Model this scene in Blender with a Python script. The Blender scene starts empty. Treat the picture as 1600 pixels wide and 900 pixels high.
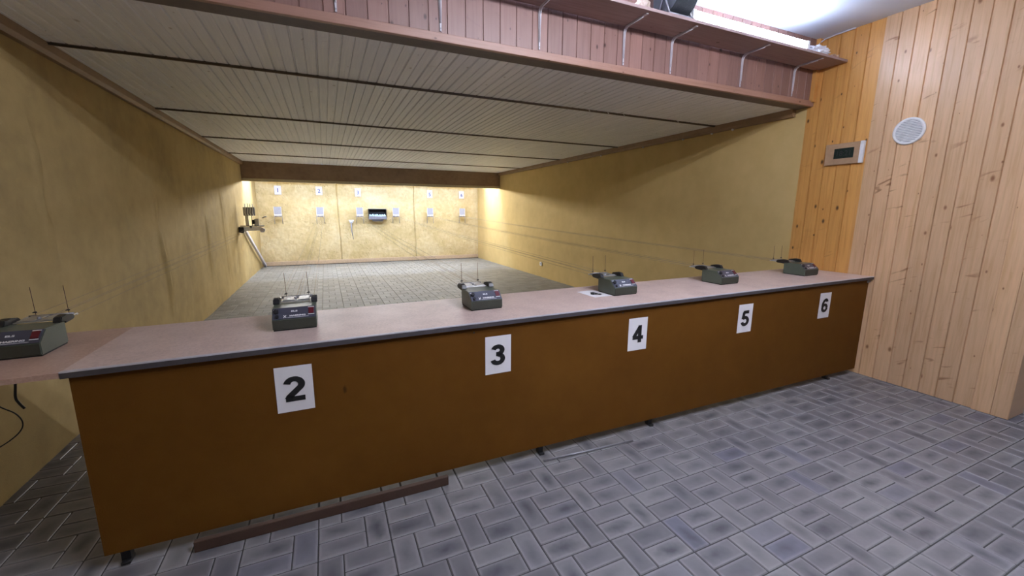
import bpy, bmesh, math, random
from mathutils import Vector, Matrix, noise
random.seed(7)
SC = bpy.context.scene
COL = SC.collection

# ------------------------------------------------------------------ camera
YAW, PIT, ROL = math.radians(-24.1949), math.radians(-10.4766), math.radians(.333)
FW = Vector((-math.sin(YAW)*math.cos(PIT), math.cos(YAW)*math.cos(PIT), math.sin(PIT)))
RT = Vector((math.cos(YAW), math.sin(YAW), 0))
UP = RT.cross(FW)
RT2 = RT*math.cos(ROL)+UP*math.sin(ROL)
UP2 = -RT*math.sin(ROL)+UP*math.cos(ROL)
cam = bpy.data.cameras.new('camera')
cam.sensor_width = 36
cam.lens = 643.53/1600*36
cam.clip_start = .02
co = bpy.data.objects.new('camera', cam)
COL.objects.link(co)
M = Matrix((RT2, UP2, -FW)).transposed().to_4x4()
M.translation = Vector((1.5389, -1.9524, 1.4241))
co.matrix_world = M
SC.camera = co
# ------------------------------------------------------------------ view, world
SC.view_settings.view_transform = 'Standard'
SC.view_settings.look = 'None'
SC.view_settings.exposure = 1.3
SC.view_settings.gamma = 1
SC.view_settings.use_curve_mapping = False
SC.cycles.use_denoising = True
SC.cycles.max_bounces = 10
SC.cycles.diffuse_bounces = 8
SC.cycles.sample_clamp_indirect = 6
SC.cycles.caustics_reflective = False
SC.cycles.caustics_refractive = False
W = bpy.data.worlds.new('world')
SC.world = W
W.use_nodes = True
W.node_tree.nodes['Background'].inputs[0].default_value = (.9, .84, .92, 1)
W.node_tree.nodes['Background'].inputs[1].default_value = 0.05
# lamp and added fill strengths (the lamps themselves are built further down)
SHELF_TUBE = 17.0
SHELF_TUBE_2 = 17.0
ROOM_TUBE = 58.0
RANGE_TUBE = 42.0
RANGE_FILL = 64.0

# ------------------------------------------------------------------ key sizes (metres)
XR = 5.86          # right wall
YB = 10.28         # far wall
ZR = 2.4335        # ceiling of the range
ZC = 3.01          # ceiling of the room
YR = -3.9          # wall behind the camera
YH = .70           # bulkhead face
def ctz(x): return .8438+.0080*x       # worktop height

# ------------------------------------------------------------------ node helpers
def mat(name):
    m = bpy.data.materials.new(name)
    m.use_nodes = True
    return m, m.node_tree.nodes, m.node_tree.links, m.node_tree.nodes['Principled BSDF']
class G:
    """small helper to write node maths"""
    def __init__(s, m): s.n = m.node_tree.nodes; s.l = m.node_tree.links
    def node(s, t, **k):
        n = s.n.new(t)
        for a, b in k.items(): setattr(n, a, b)
        return n
    def put(s, sock, v):
        if isinstance(v, (int, float)): sock.default_value = v
        elif isinstance(v, tuple): sock.default_value = v if len(v) == len(sock.default_value) else v+(1,)
        else: s.l.new(v, sock)
    def m(s, op, a, b=0, c=0):
        n = s.node('ShaderNodeMath', operation=op)
        s.put(n.inputs[0], a); s.put(n.inputs[1], b); s.put(n.inputs[2], c)
        return n.outputs[0]
    def coords(s, kind='Object'):
        t = s.node('ShaderNodeTexCoord')
        sp = s.node('ShaderNodeSeparateXYZ')
        s.l.new(t.outputs[kind], sp.inputs[0])
        return sp.outputs, t.outputs[kind]
    def vec(s, x, y, z):
        n = s.node('ShaderNodeCombineXYZ')
        s.put(n.inputs[0], x); s.put(n.inputs[1], y); s.put(n.inputs[2], z)
        return n.outputs[0]
    def noise(s, v, scale=1, detail=3, rough=.5, dist=0):
        n = s.node('ShaderNodeTexNoise')
        s.put(n.inputs['Vector'], v); n.inputs['Scale'].default_value = scale
        n.inputs['Detail'].default_value = detail; n.inputs['Roughness'].default_value = rough
        n.inputs['Distortion'].default_value = dist
        return n.outputs['Fac']
    def voro(s, v, scale=1, rnd=1, dim='3D'):
        n = s.node('ShaderNodeTexVoronoi', voronoi_dimensions=dim)
        s.put(n.inputs['Vector'], v); n.inputs['Scale'].default_value = scale
        n.inputs['Randomness'].default_value = rnd
        return n.outputs['Distance'], n.outputs['Color']
    def white(s, v):
        n = s.node('ShaderNodeTexWhiteNoise', noise_dimensions='1D')
        s.put(n.inputs['W'], v)
        return n.outputs['Value']
    def ramp(s, v, stops):
        n = s.node('ShaderNodeValToRGB')
        s.put(n.inputs[0], v)
        e = n.color_ramp.elements
        while len(e) < len(stops): e.new(.5)
        for q, (p, c) in zip(e, stops):
            q.position = p; q.color = (c if isinstance(c, tuple) else (c, c, c))+(1,)
        return n.outputs[0]
    def mix(s, f, a, b, mode='MIX'):
        n = s.node('ShaderNodeMix', data_type='RGBA', blend_type=mode)
        s.put(n.inputs['Factor'], f); s.put(n.inputs['A'], a); s.put(n.inputs['B'], b)
        return n.outputs['Result']
    def bump(s, h, strength=.3, dist=.01):
        n = s.node('ShaderNodeBump')
        n.inputs['Strength'].default_value = strength; n.inputs['Distance'].default_value = dist
        s.put(n.inputs['Height'], h)
        return n.outputs[0]

def plain(name, col, rough=.5, metal=0, var=.08, scale=30, bump=0, spec=None):
    m, n, l, b = mat(name); g = G(m)
    _, v = g.coords()
    f = g.noise(v, scale, 3)
    a = tuple(c*(1-var) for c in col); d = tuple(min(1, c*(1+var)) for c in col)
    g.put(b.inputs['Base Color'], g.ramp(f, [(.3, a), (.7, d)]))
    b.inputs['Roughness'].default_value = rough
    b.inputs['Metallic'].default_value = metal
    if spec is not None: b.inputs['Specular IOR Level'].default_value = spec
    if bump: g.put(b.inputs['Normal'], g.bump(f, bump, .002))
    return m

def emit(name, col, strength):
    m, n, l, b = mat(name)
    b.inputs['Base Color'].default_value = (.9, .9, .9, 1)
    b.inputs['Emission Color'].default_value = col+(1,)
    b.inputs['Emission Strength'].default_value = strength
    return m

def wood(name, base, dark, knot, axis, off, width, rough=.45, knots=.5, along=2, mark=.3, pv=.12, clean=False):
    """tongue and groove boards: axis = coordinate across the boards, along = coordinate down the boards"""
    m, n, l, b = mat(name); g = G(m)
    o, _ = g.coords()
    u = g.m('DIVIDE', g.m('SUBTRACT', o[axis], off), width)
    idx = g.m('FLOOR', u)
    r = g.white(idx)
    r2 = g.white(g.m('ADD', idx, 37.3))
    z = g.m('ADD', o[along], g.m('MULTIPLY', r, 17.0))
    uu = o[axis]
    # slow waviness so the grain flows round the knots
    grain = g.noise(g.vec(g.m('MULTIPLY', uu, 55), g.m('MULTIPLY', z, 2.2), g.m('MULTIPLY', r, 9)), 1, 5, .6, .7)
    col = g.ramp(grain, [(.28, dark), (.5, base), (.75, tuple(min(1, c*1.12) for c in base))])
    col = g.mix(g.m('MULTIPLY', g.m('SUBTRACT', r2, .5), pv*2), col, tuple(c*1.9 for c in base) if False else (1, .86, .7), 'MULTIPLY')
    val = g.m('ADD', 1-pv, g.m('MULTIPLY', r2, 2*pv))
    hsv = g.node('ShaderNodeHueSaturation'); g.put(hsv.inputs['Color'], col); g.put(hsv.inputs['Value'], val)
    col = hsv.outputs[0]
    # knots
    kv = g.vec(g.m('ADD', g.m('MULTIPLY', uu, 9), g.m('MULTIPLY', idx, 7.37)), g.m('MULTIPLY', z, 5.0), 0.0)
    kd, kc = g.voro(kv, 1, 1, '2D')
    sep = g.node('ShaderNodeSeparateColor'); g.put(sep.inputs[0], kc)
    exist = g.m('GREATER_THAN', sep.outputs[0], 1-knots)
    size = g.m('ADD', .025, g.m('MULTIPLY', g.m('POWER', sep.outputs[1], 2), .12))
    k = g.m('MULTIPLY', g.ramp(g.m('DIVIDE', kd, size), [(.35, 1.0), (1.0, 0.0)]), exist)
    halo = g.m('MULTIPLY', g.ramp(g.m('DIVIDE', kd, size), [(.6, 1.0), (1.0, 0.0)]), exist)
    halo2 = g.m('MULTIPLY', g.ramp(g.m('MULTIPLY', kd, 2.0), [(.1, 1.0), (1.0, 0.0)]), exist)
    col = g.mix(g.m('MULTIPLY', halo2, .28), col, dark)
    # sweeping branch marks crossing the board
    mv = g.vec(g.m('MULTIPLY', uu, 5.5), g.m('MULTIPLY', g.m('ADD', z, g.m('MULTIPLY', uu, .35)), 19), g.m('MULTIPLY', r, 13))
    mk = g.noise(mv, 1, 2, .5, .9)
    where = g.noise(g.vec(g.m('MULTIPLY', uu, 3), g.m('MULTIPLY', z, 2.4), g.m('MULTIPLY', r, 7)), 1, 1)
    mm = g.m('MULTIPLY', g.ramp(mk, [(.62, 0.0), (.72, 1.0)]), g.ramp(where, [(.52, 0.0), (.62, 1.0)]))
    col = g.mix(g.m('MULTIPLY', mm, mark), col, knot)
    col = g.mix(g.m('MULTIPLY', k, .92), col, knot)
    g.put(b.inputs['Base Color'], col)
    b.inputs['Roughness'].default_value = rough
    g.put(b.inputs['Normal'], g.bump(g.m('ADD', grain, g.m('MULTIPLY', mk, .4)), .18, .003))
    return m

def cloth(name, base, dark, light, sc=1.2, bumpy=.25, rough=.85, dimple=0, fine=120):
    m, n, l, b = mat(name); g = G(m)
    o, v = g.coords()
    big = g.noise(v, sc, 4, .6)
    mid = g.noise(v, sc*7, 4, .6)
    f = g.m('ADD', g.m('MULTIPLY', big, .65), g.m('MULTIPLY', mid, .35))
    col = g.ramp(f, [(.36, dark), (.5, base), (.66, light)])
    h = g.noise(v, fine, 3, .6)
    if dimple:
        d, c = g.voro(v, dimple)
        pit = g.ramp(d, [(.0, 0.0), (.35, 1.0)])
        sel = g.ramp(g.noise(v, 5, 2), [(.5, 0.0), (.6, 1.0)])
        h = g.m('ADD', g.m('MULTIPLY', h, .15), g.m('MULTIPLY', g.m('SUBTRACT', pit, 1), sel))
    g.put(b.inputs['Base Color'], col)
    b.inputs['Roughness'].default_value = rough
    b.inputs['Specular IOR Level'].default_value = .12
    g.put(b.inputs['Normal'], g.bump(h, bumpy, .004 if not dimple else .012))
    return m

# ------------------------------------------------------------------ materials
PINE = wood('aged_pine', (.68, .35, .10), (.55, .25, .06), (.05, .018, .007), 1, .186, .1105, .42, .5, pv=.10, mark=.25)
HEADPINE = wood('aged_pine_shaded', (.24, .135, .112), (.20, .105, .08), (.04, .015, .01), 0, 3.781, .1145, .42, .55, pv=.12, mark=.1)  # same pine as the side wall, its shade darkened into the colour
TRIMPINE = wood('pine_trim', (.33, .18, .13), (.27, .14, .09), (.08, .03, .01), 2, .0, .3, .42, .25, along=0, pv=.04, mark=.15)
SHELFPINE = wood('pine_shelf', (.33, .235, .225), (.26, .18, .165), (.07, .03, .01), 1, .0, .4, .5, .3, along=0, pv=.04, mark=.15)
LIGHTPINE = wood('new_pine', (.66, .43, .25), (.56, .34, .175), (.24, .10, .04), 1, -.747, .1035, .33, .4, pv=.08, mark=.75)
WHITEBOARD = wood('white_painted_boards', (.88, .90, .93), (.84, .86, .89), (.56, .54, .53), 0, 1.282, .1415, .5, .22, along=1, pv=.03, mark=.2)
MOULD = plain('stained_moulding', (.27, .17, .09), .5, 0, .12, 8)
BATTEN = plain('dark_metal_batten', (.16, .13, .11), .3, .6, .1, 10)
BEAMB = cloth('brown_beam_board', (.25, .175, .12), (.21, .14, .095), (.29, .205, .14), 2, .1)
BEAML = plain('light_beam_lip', (.42, .36, .24), .5)
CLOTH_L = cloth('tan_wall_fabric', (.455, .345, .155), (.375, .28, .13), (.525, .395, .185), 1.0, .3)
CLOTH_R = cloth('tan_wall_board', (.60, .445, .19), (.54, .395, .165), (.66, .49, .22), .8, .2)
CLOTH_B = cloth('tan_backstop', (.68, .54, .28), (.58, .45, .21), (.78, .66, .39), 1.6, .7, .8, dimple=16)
PANEL = cloth('brown_front_board', (.115, .045, .0050), (.102, .039, .0042), (.130, .053, .0062), 1.2, .25, .7, fine=200)
CEILW = plain('white_plaster', (.74, .82, .93), .8, 0, .02, 3)
BASEB = plain('pale_base_strip', (.62, .46, .30), .6)
REARW = plain('pale_rear_wall', (.42, .37, .32), .7)
PAPER = plain('paper', (.80, .78, .79), .7, 0, .02, 12)
INK = plain('black_ink', (.008, .008, .008), .6)
BLUEINK = plain('blue_grey_ink', (.09, .10, .28), .6)
STEEL = plain('brushed_steel', (.6, .6, .6), .35, .8)
WHITEP = plain('white_plastic', (.78, .78, .78), .4)
WHITEM = plain('white_painted_metal', (.55, .53, .57), .4)
BLACKP = plain('black_plastic', (.012, .012, .014), .4)
BLACKR = plain('black_rubber', (.01, .01, .01), .7)
GREEN = plain('olive_grey_housing', (.080, .100, .075), .30, 0, .04, 60)
FRONTG = plain('dark_olive_front', (.034, .037, .026), .55, 0, .04, 60)
LABELG = plain('blue_grey_label', (.05, .052, .075), .3, 0, .04, 40, spec=.6)
REDSW = plain('dark_red_switch', (.10, .008, .015), .3)
RODM = plain('copper_brown_rod', (.10, .045, .03), .4, .3)
CORD = plain('pale_cord', (.30, .24, .16), .8)
ALU = plain('aluminium_strip', (.55, .54, .58), .45, .2)
EDGE = plain('edge_band_grey', (.055, .048, .05), .7)
UNDER = plain('dark_underside', (.13, .10, .09), .6)  # darker brown than the mouldings, for the board under the bulkhead
CARD = plain('grey_target_card', (.34, .34, .37), .7)
BROWNPL = plain('dark_brown_plank', (.06, .03, .018), .7)
GREYMET = plain('grey_metal', (.30, .30, .33), .4, .5)
TAN = plain('tan_clock_body', (.42, .27, .16), .45)
LCD = plain('lcd_dark_green', (.022, .032, .028), .2)
LCDSEG = plain('lcd_segment', (.006, .008, .008), .3)
FILM = plain('pale_blue_film', (.50, .70, .80), .35, 0, .15, 40)
CRUMP = plain('crumpled_white_foil', (.72, .74, .80), .4, 0, .12, 60)
BEIGE = plain('beige_bag', (.55, .38, .27), .6)
TUBE1 = emit('fluorescent_tube_glow', (.76, .87, 1.15), SHELF_TUBE)
TUBE2 = emit('fluorescent_tube_glow_inner', (.76, .87, 1.15), SHELF_TUBE_2)
TUBE3 = emit('fluorescent_tube_glow_room', (.88, .9, 1.05), ROOM_TUBE)
TUBER = emit('fluorescent_tube_glow_range', (.62, .88, 1.5), RANGE_TUBE)
FILL = emit('range_fill_glow', (.95, .94, .95), RANGE_FILL)  # glow of the added fill strips

def add_stain(m, p, rx, rz, col):
    g = G(m); o, v = g.coords(); b = m.node_tree.nodes['Principled BSDF']
    src = b.inputs['Base Color'].links[0].from_socket
    dx = g.m('DIVIDE', g.m('SUBTRACT', o[0], p[0]), rx); dz = g.m('DIVIDE', g.m('SUBTRACT', o[2], p[1]), rz)
    d = g.m('ADD', g.m('SQRT', g.m('ADD', g.m('MULTIPLY', dx, dx), g.m('MULTIPLY', dz, dz))), g.m('MULTIPLY', g.noise(v, 60, 2), .6))
    g.put(b.inputs['Base Color'], g.mix(g.ramp(d, [(.6, .7), (1.0, 0.0)]), src, col))
add_stain(PANEL, (1.569, .611), .016, .034, (.035, .012, .003))

def worktop_mat(name, a, b2, c):
    m, n, l, b = mat(name); g = G(m)
    o, v = g.coords()
    f = g.noise(v, 90, 4, .7)
    f2 = g.noise(v, 6, 3, .6)
    col = g.ramp(g.m('ADD', g.m('MULTIPLY', f, .6), g.m('MULTIPLY', f2, .4)), [(.38, a), (.5, b2), (.62, c)])
    g.put(b.inputs['Base Color'], col)
    b.inputs['Roughness'].default_value = .4
    return m
TOP = worktop_mat('speckled_pink_beige_laminate', (.48, .36, .32), (.58, .44, .385), (.64, .50, .44))
TOPF = worktop_mat('speckled_brown_laminate', (.42, .27, .20), (.49, .32, .245), (.54, .37, .29))

def tile_mat():
    m, n, l, b = mat('grey_glazed_tile'); g = G(m)
    uvn = g.node('ShaderNodeUVMap', uv_map='UVMap')
    sp = g.node('ShaderNodeSeparateXYZ'); g.put(sp.inputs[0], uvn.outputs[0])
    at = g.node('ShaderNodeAttribute', attribute_name='tile')
    sc = g.node('ShaderNodeSeparateColor'); g.put(sc.inputs[0], at.outputs['Color'])
    o, v = g.coords()
    w = g.noise(v, 14, 3, .6)
    w2 = g.noise(v, 17, 2, .5)
    cx = g.m('ADD', .5, g.m('MULTIPLY', g.m('SUBTRACT', sc.outputs[1], .5), .35))
    du = g.m('DIVIDE', g.m('ADD', g.m('SUBTRACT', sp.outputs[0], .5), g.m('MULTIPLY', g.m('SUBTRACT', w, .5), .5)), .42)
    dv = g.m('DIVIDE', g.m('ADD', g.m('SUBTRACT', sp.outputs[1], cx), g.m('MULTIPLY', g.m('SUBTRACT', w2, .5), .5)), .46)
    d = g.m('SQRT', g.m('ADD', g.m('MULTIPLY', du, du), g.m('MULTIPLY', dv, dv)))
    blot = g.m('MULTIPLY', g.ramp(d, [(.15, 1.0), (1.1, 0.0)]), g.m('ADD', .30, g.m('MULTIPLY', sc.outputs[2], .70)))
    base = g.ramp(sc.outputs[0], [(0.0, (.150, .145, .155)), (.5, (.195, .187, .198)), (.9, (.225, .218, .223)), (1.0, (.145, .145, .185))])
    base = g.mix(g.m('MULTIPLY', g.noise(v, 60, 4, .7), .25), base, (.12, .12, .125))
    eu = g.m('MINIMUM', sp.outputs[0], g.m('SUBTRACT', 1, sp.outputs[0])); ev = g.m('MULTIPLY', g.m('MINIMUM', sp.outputs[1], g.m('SUBTRACT', 1, sp.outputs[1])), 2)
    rim = g.ramp(g.m('ADD', g.m('MINIMUM', eu, ev), g.m('MULTIPLY', g.m('SUBTRACT', w, .5), .12)), [(.02, 1.0), (.16, 0.0)])
    base = g.mix(g.m('MULTIPLY', rim, .40), base, (.34, .335, .345))
    col = g.mix(g.m('MULTIPLY', blot, .9), base, (.050, .051, .066))
    g.put(b.inputs['Base Color'], col)
    g.put(b.inputs['Roughness'], g.ramp(g.noise(v, 25, 3), [(.3, .33), (.7, .5)]))
    g.put(b.inputs['Normal'], g.bump(g.noise(v, 22, 3), .25, .004))
    return m
TILE = tile_mat()
def tile_mat_range():
    m, n, l, b = mat('dusty_beige_tile'); g = G(m)
    at = g.node('ShaderNodeAttribute', attribute_name='tile')
    sc = g.node('ShaderNodeSeparateColor'); g.put(sc.inputs[0], at.outputs['Color'])
    o, v = g.coords()
    base = g.ramp(sc.outputs[0], [(0.0, (.195, .185, .155)), (.5, (.235, .225, .19)), (1.0, (.275, .262, .225))])
    base = g.mix(g.ramp(g.noise(v, 2.2, 4, .6), [(.4, 0.0), (.7, .4)]), base, (.24, .23, .22))
    g.put(b.inputs['Base Color'], base)
    b.inputs['Roughness'].default_value = .6
    b.inputs['Specular IOR Level'].default_value = .3
    return m
TILER = tile_mat_range()
GROUT = plain('dark_grout', (.045, .044, .044), .9)
GROUTR = plain('range_grout', (.10, .085, .065), .9)

# ------------------------------------------------------------------ mesh helpers
def box(bm, x0, x1, y0, y1, z0, z1, mi=0, bev=0):
    vs = [bm.verts.new((x, y, z)) for x in (x0, x1) for y in (y0, y1) for z in (z0, z1)]
    fs = [(0, 1, 3, 2), (4, 6, 7, 5), (0, 4, 5, 1), (2, 3, 7, 6), (0, 2, 6, 4), (1, 5, 7, 3)]
    F = [bm.faces.new([vs[i] for i in f]) for f in fs]
    for f in F: f.material_index = mi
    if bev:
        es = list({e for f in F for e in f.edges})
        r = bmesh.ops.bevel(bm, geom=es, offset=bev, segments=2, affect='EDGES', profile=.5)
        for f in r['faces']: f.material_index = mi
    return F
def tube(bm, pts, r, seg=8, mi=0, cap=True):
    pts = [Vector(p) for p in pts]
    rings = []
    up = None
    for i, p in enumerate(pts):
        d = (pts[min(i+1, len(pts)-1)]-pts[max(i-1, 0)]).normalized()
        if up is None: up = d.orthogonal().normalized()
        up = (up-d*up.dot(d)).normalized()
        s = d.cross(up)
        rr = r[i] if isinstance(r, (list, tuple)) else r
        rings.append([bm.verts.new(p+(up*math.cos(a)+s*math.sin(a))*rr) for a in [2*math.pi*k/seg for k in range(seg)]])
    for a, b in zip(rings, rings[1:]):
        for k in range(seg):
            f = bm.faces.new((a[k], a[(k+1) % seg], b[(k+1) % seg], b[k])); f.material_index = mi; f.smooth = True
    if cap:
        for ring in (rings[0][::-1], rings[-1]):
            f = bm.faces.new(ring); f.material_index = mi
def prism(bm, prof, x0, x1, axis=0, mi=0):
    """extrude a closed 2-D profile along an axis; profile is given in the other two axes in order"""
    def P(a, q):
        c = list(q); c.insert(axis, a); return c
    A = [bm.verts.new(P(x0, q)) for q in prof]; B = [bm.verts.new(P(x1, q)) for q in prof]
    n = len(prof)
    for i in range(n):
        f = bm.faces.new((A[i], A[(i+1) % n], B[(i+1) % n], B[i])); f.material_index = mi
    f = bm.faces.new(A[::-1]); f.material_index = mi
    f = bm.faces.new(B); f.material_index = mi
def cyl(bm, c, axis, r, h, seg=24, mi=0):
    c = Vector(c); d = Vector(axis).normalized()
    tube(bm, [c, c+d*h], r, seg, mi)
def link(name, bm, mats, parent=None, loc=None):
    bmesh.ops.recalc_face_normals(bm, faces=bm.faces)
    me = bpy.data.meshes.new(name)
    bm.to_mesh(me); bm.free()
    for m in (mats if isinstance(mats, (list, tuple)) else [mats]): me.materials.append(m)
    o = bpy.data.objects.new(name, me)
    COL.objects.link(o)
    if parent is not None: o.parent = parent
    if loc: o.location = loc
    return o
def thing(name, label, cat, loc=(0, 0, 0), rot=(0, 0, 0), group=None):
    o = bpy.data.objects.new(name, None)
    o.empty_display_size = .05
    COL.objects.link(o)
    o.location = loc; o.rotation_euler = rot
    tag(o, label, cat, group)
    return o
def tag(o, label=None, cat=None, group=None):
    if label: o['label'] = label
    if cat: o['category'] = cat
    if group: o['group'] = group
    return o
def struct(name, bm, mats, label=None):
    o = link(name, bm, mats); o['kind'] = 'structure'
    if label: o['label'] = label
    return o
def dup(root, loc, label, group=None):
    r = root.copy(); COL.objects.link(r); r.location = loc; r['label'] = label
    if group: r['group'] = group
    for ch in list(root.children):
        c = ch.copy(); COL.objects.link(c); c.parent = r
        for gch in list(ch.children):
            d = gch.copy(); COL.objects.link(d); d.parent = c
    return r
def text_bm(bm, s, h, Mx, bold=.03, depth=.0004, width=1.0, mi=0):
    """letters h metres high, centred, lying in the local XY plane of Mx"""
    cu = bpy.data.curves.new('lettering', 'FONT')
    cu.body = s; cu.align_x = 'CENTER'; cu.align_y = 'CENTER'; cu.offset = bold; cu.resolution_u = 4
    ob = bpy.data.objects.new('lettering', cu)
    me = bpy.data.meshes.new_from_object(ob)
    xs = [v.co.x for v in me.vertices]; ys = [v.co.y for v in me.vertices]
    cx, cy = (min(xs)+max(xs))/2, (min(ys)+max(ys))/2
    k = h/(max(ys)-min(ys))
    n0 = len(bm.verts); f0 = len(bm.faces)
    for v in me.vertices: v.co = Mx @ Vector(((v.co.x-cx)*k*width, (v.co.y-cy)*k, depth))
    bm.from_mesh(me)
    bm.faces.ensure_lookup_table()
    for f in bm.faces[f0:]: f.material_index = mi
    bpy.data.objects.remove(ob); bpy.data.meshes.remove(me); bpy.data.curves.remove(cu)
def digit(bm, k, h, Mx):
    """heavy sans digit h metres high, centred in the XY plane of Mx"""
    def arc(cx, cy, rx, ry, a, b, n=18): return [(cx+rx*math.cos(math.radians(a+(b-a)*i/n)), cy+ry*math.sin(math.radians(a+(b-a)*i/n))) for i in range(n+1)]
    w = .104
    D = {2: [arc(.31, .69, .215, .222, 172, -38)+[(.115, .16)], [(.03, .088), (.605, .088)], [(.08, .088), (.20, .22)]],
         3: [arc(.29, .73, .19, .182, 165, -88), [(.22, .545), (.30, .545)], arc(.29, .30, .215, .212, 88, -168)],
         4: [[(.43, .93), (.085, .33)], [(.02, .295), (.64, .295)], [(.43, 0), (.43, 1.0)]],
         5: [[(.14, .915), (.575, .915)], [(.205, .915), (.125, .46)], arc(.30, .32, .225, .235, 140, -165)],
         6: [arc(.315, .315, .215, .228, 0, 360), arc(.385, .47, .285, .445, 185, 75), arc(.36, .73, .175, .18, 85, 12)]}[k]
    for L in D:
        P = [Vector((x, y)) for x, y in L]
        row = []
        for i, p in enumerate(P):
            d = (P[min(i+1, len(P)-1)]-P[max(i-1, 0)]).normalized(); n = Vector((-d.y, d.x))*w
            row.append([bm.verts.new(Mx @ Vector(((q.x-.315)*h*1.2, (q.y-.5)*h, 0))) for q in (p-n, p+n)])
        for a, b in zip(row, row[1:]): bm.faces.new((a[0], b[0], b[1], a[1]))
def crumple(bm, c, size, seed, sub=3, amp=.35, freq=3):
    r = bmesh.ops.create_icosphere(bm, subdivisions=sub, radius=1)
    for v in r['verts']:
        q = v.co.copy()
        n = noise.noise(q*freq+Vector((seed, seed*1.7, 0)))*amp + abs(noise.noise(q*freq*2.3+Vector((seed, 0, 4))))*amp*.7
        q = q*(1+n)
        v.co = Vector((c[0]+q.x*size[0], c[1]+q.y*size[1], c[2]+max(q.z, -.55)*size[2]))
    return r['verts']
# boards wall: vertical grooves, profile along `axis` coordinate s, face position p pointing dir
def groove_profile(s0, s1, seams, gw, gd):
    pts = [(s0, 0)]
    for s in sorted(seams):
        if s-gw/2 > s0 and s+gw/2 < s1:
            pts += [(s-gw/2, 0), (s-gw*.18, gd), (s+gw*.18, gd), (s+gw/2, 0)]
    pts.append((s1, 0))
    return pts

# ================================================================== STRUCTURE
# ---- floor: real tiles in a basket pattern
PX, PY = .2935, .1970
def floor_part(name, y0, y1, m1, m2, seed):
    rnd = random.Random(seed)
    bm = bmesh.new()
    uv = bm.loops.layers.uv.new('UVMap')
    cl = bm.loops.layers.float_color.new('tile')
    gx, gy = 2.002, -.290
    gr = .0022
    k0 = math.floor((-.02-gx)/PX)-1; k1 = math.ceil((XR+.4-gx)/PX)+1
    j0 = math.floor((y0-gy)/PY)-1; j1 = math.ceil((y1-gy)/PY)+1
    def tile(xa, xb, ya, yb, vert):
        xa, xb, ya, yb = max(xa, -.02), min(xb, XR+.35), max(ya, y0), min(yb, y1)
        if xb-xa < .012 or yb-ya < .012: return
        xa += gr; xb -= gr; ya += gr; yb -= gr
        e = .003; col = (rnd.random(), rnd.random(), rnd.random()**1.3, 1)
        dz = rnd.uniform(-.0006, .0006)
        top = [(xa+e, ya+e), (xb-e, ya+e), (xb-e, yb-e), (xa+e, yb-e)]
        bot = [(xa, ya), (xb, ya), (xb, yb), (xa, yb)]
        T = [bm.verts.new((x, y, dz)) for x, y in top]; B = [bm.verts.new((x, y, -.0045)) for x, y in bot]
        fs = [bm.faces.new(T)]+[bm.faces.new((B[i], B[(i+1) % 4], T[(i+1) % 4], T[i])) for i in range(4)]
        for f in fs:
            for lp in f.loops:
                u = (lp.vert.co.x-xa)/(xb-xa); v = (lp.vert.co.y-ya)/(yb-ya)
                lp[uv].uv = (u, v) if vert else (v, u)
                lp[cl] = col
    for j in range(j0, j1):
        for k in range(k0, k1):
            x = gx+k*PX; y = gy+j*PY; t = PX/3
            if j % 2 == 0:      # pair of lying tiles, then an upright one
                tile(x, x+2*t, y, y+PY/2, False); tile(x, x+2*t, y+PY/2, y+PY, False); tile(x+2*t, x+PX, y, y+PY, True)
            else:
                tile(x, x+t, y, y+PY, True); tile(x+t, x+PX, y, y+PY/2, False); tile(x+t, x+PX, y+PY/2, y+PY, False)
    for f in bm.faces: f.material_index = 0
    q = [bm.verts.new(p) for p in ((-.03, y0, -.004), (XR+.4, y0, -.004), (XR+.4, y1, -.004), (-.03, y1, -.004))]
    f = bm.faces.new(q); f.material_index = 1
    box(bm, -.03, XR+.4, y0, y1, -.08, -.006, 1)
    return struct(name, bm, [m1, m2])
floor_room = floor_part('floor', YR, 1.878, TILE, GROUT, 3)
floor_range = floor_part('floor', 1.878, YB, TILER, GROUTR, 5)

# ---- fabric clad walls with real folds
def fold_wall(name, fn, s0, s1, z0, z1, ns, nz, place, mats):
    bm = bmesh.new()
    g = []
    for i in range(ns+1):
        row = []
        for j in range(nz+1):
            s = s0+(s1-s0)*i/ns; z = z0+(z1-z0)*j/nz
            row.append(bm.verts.new(place(s, z, fn(s, z))))
        g.append(row)
    for i in range(ns):
        for j in range(nz):
            f = bm.faces.new((g[i][j], g[i+1][j], g[i+1][j+1], g[i][j+1])); f.smooth = True
    return struct(name, bm, mats)
def crease(s, z, s0, za, zb, amp, w, wob=.03, seed=0):
    c = s0+wob*noise.noise(Vector((z*2.2, seed, 0)))
    t = max(0, min(1, (z-za)/.25))*max(0, min(1, (zb-z)/.25))
    d = (s-c)/w
    return amp*t*(math.exp(-d*d)-.5*math.exp(-((s-c-1.6*w)/w)**2))
def left_fn(s, z):
    d = .010*noise.noise(Vector((s*1.1, z*.5, 3)))+.004*noise.noise(Vector((s*5, z*1.1, 8)))
    d += crease(s, z, 1.50, .55, 2.1, .016, .022, .06, 1)
    d += crease(s, z, 3.40, .3, 1.25, .018, .03, .06, 2)
    d += crease(s, z, 3.36, 1.1, 1.75, .010, .02, .05, 3)
    d += crease(s, z, 5.2, .4, 1.4, .014, .04, .08, 4)
    d += crease(s, z, 6.3, .2, 1.9, .012, .05, .1, 5)
    d += crease(s, z, 7.3, .2, 1.2, .014, .05, .1, 6)
    d += crease(s, z, .75, 1.3, 2.3, .012, .03, .1, 9)
    return max(1.5*d, -.015)
fold_wall('wall_left', left_fn, YR, YB+.02, -.01, ZC+.02, 420, 60, lambda s, z, d: (d, s, z), CLOTH_L)
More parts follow.
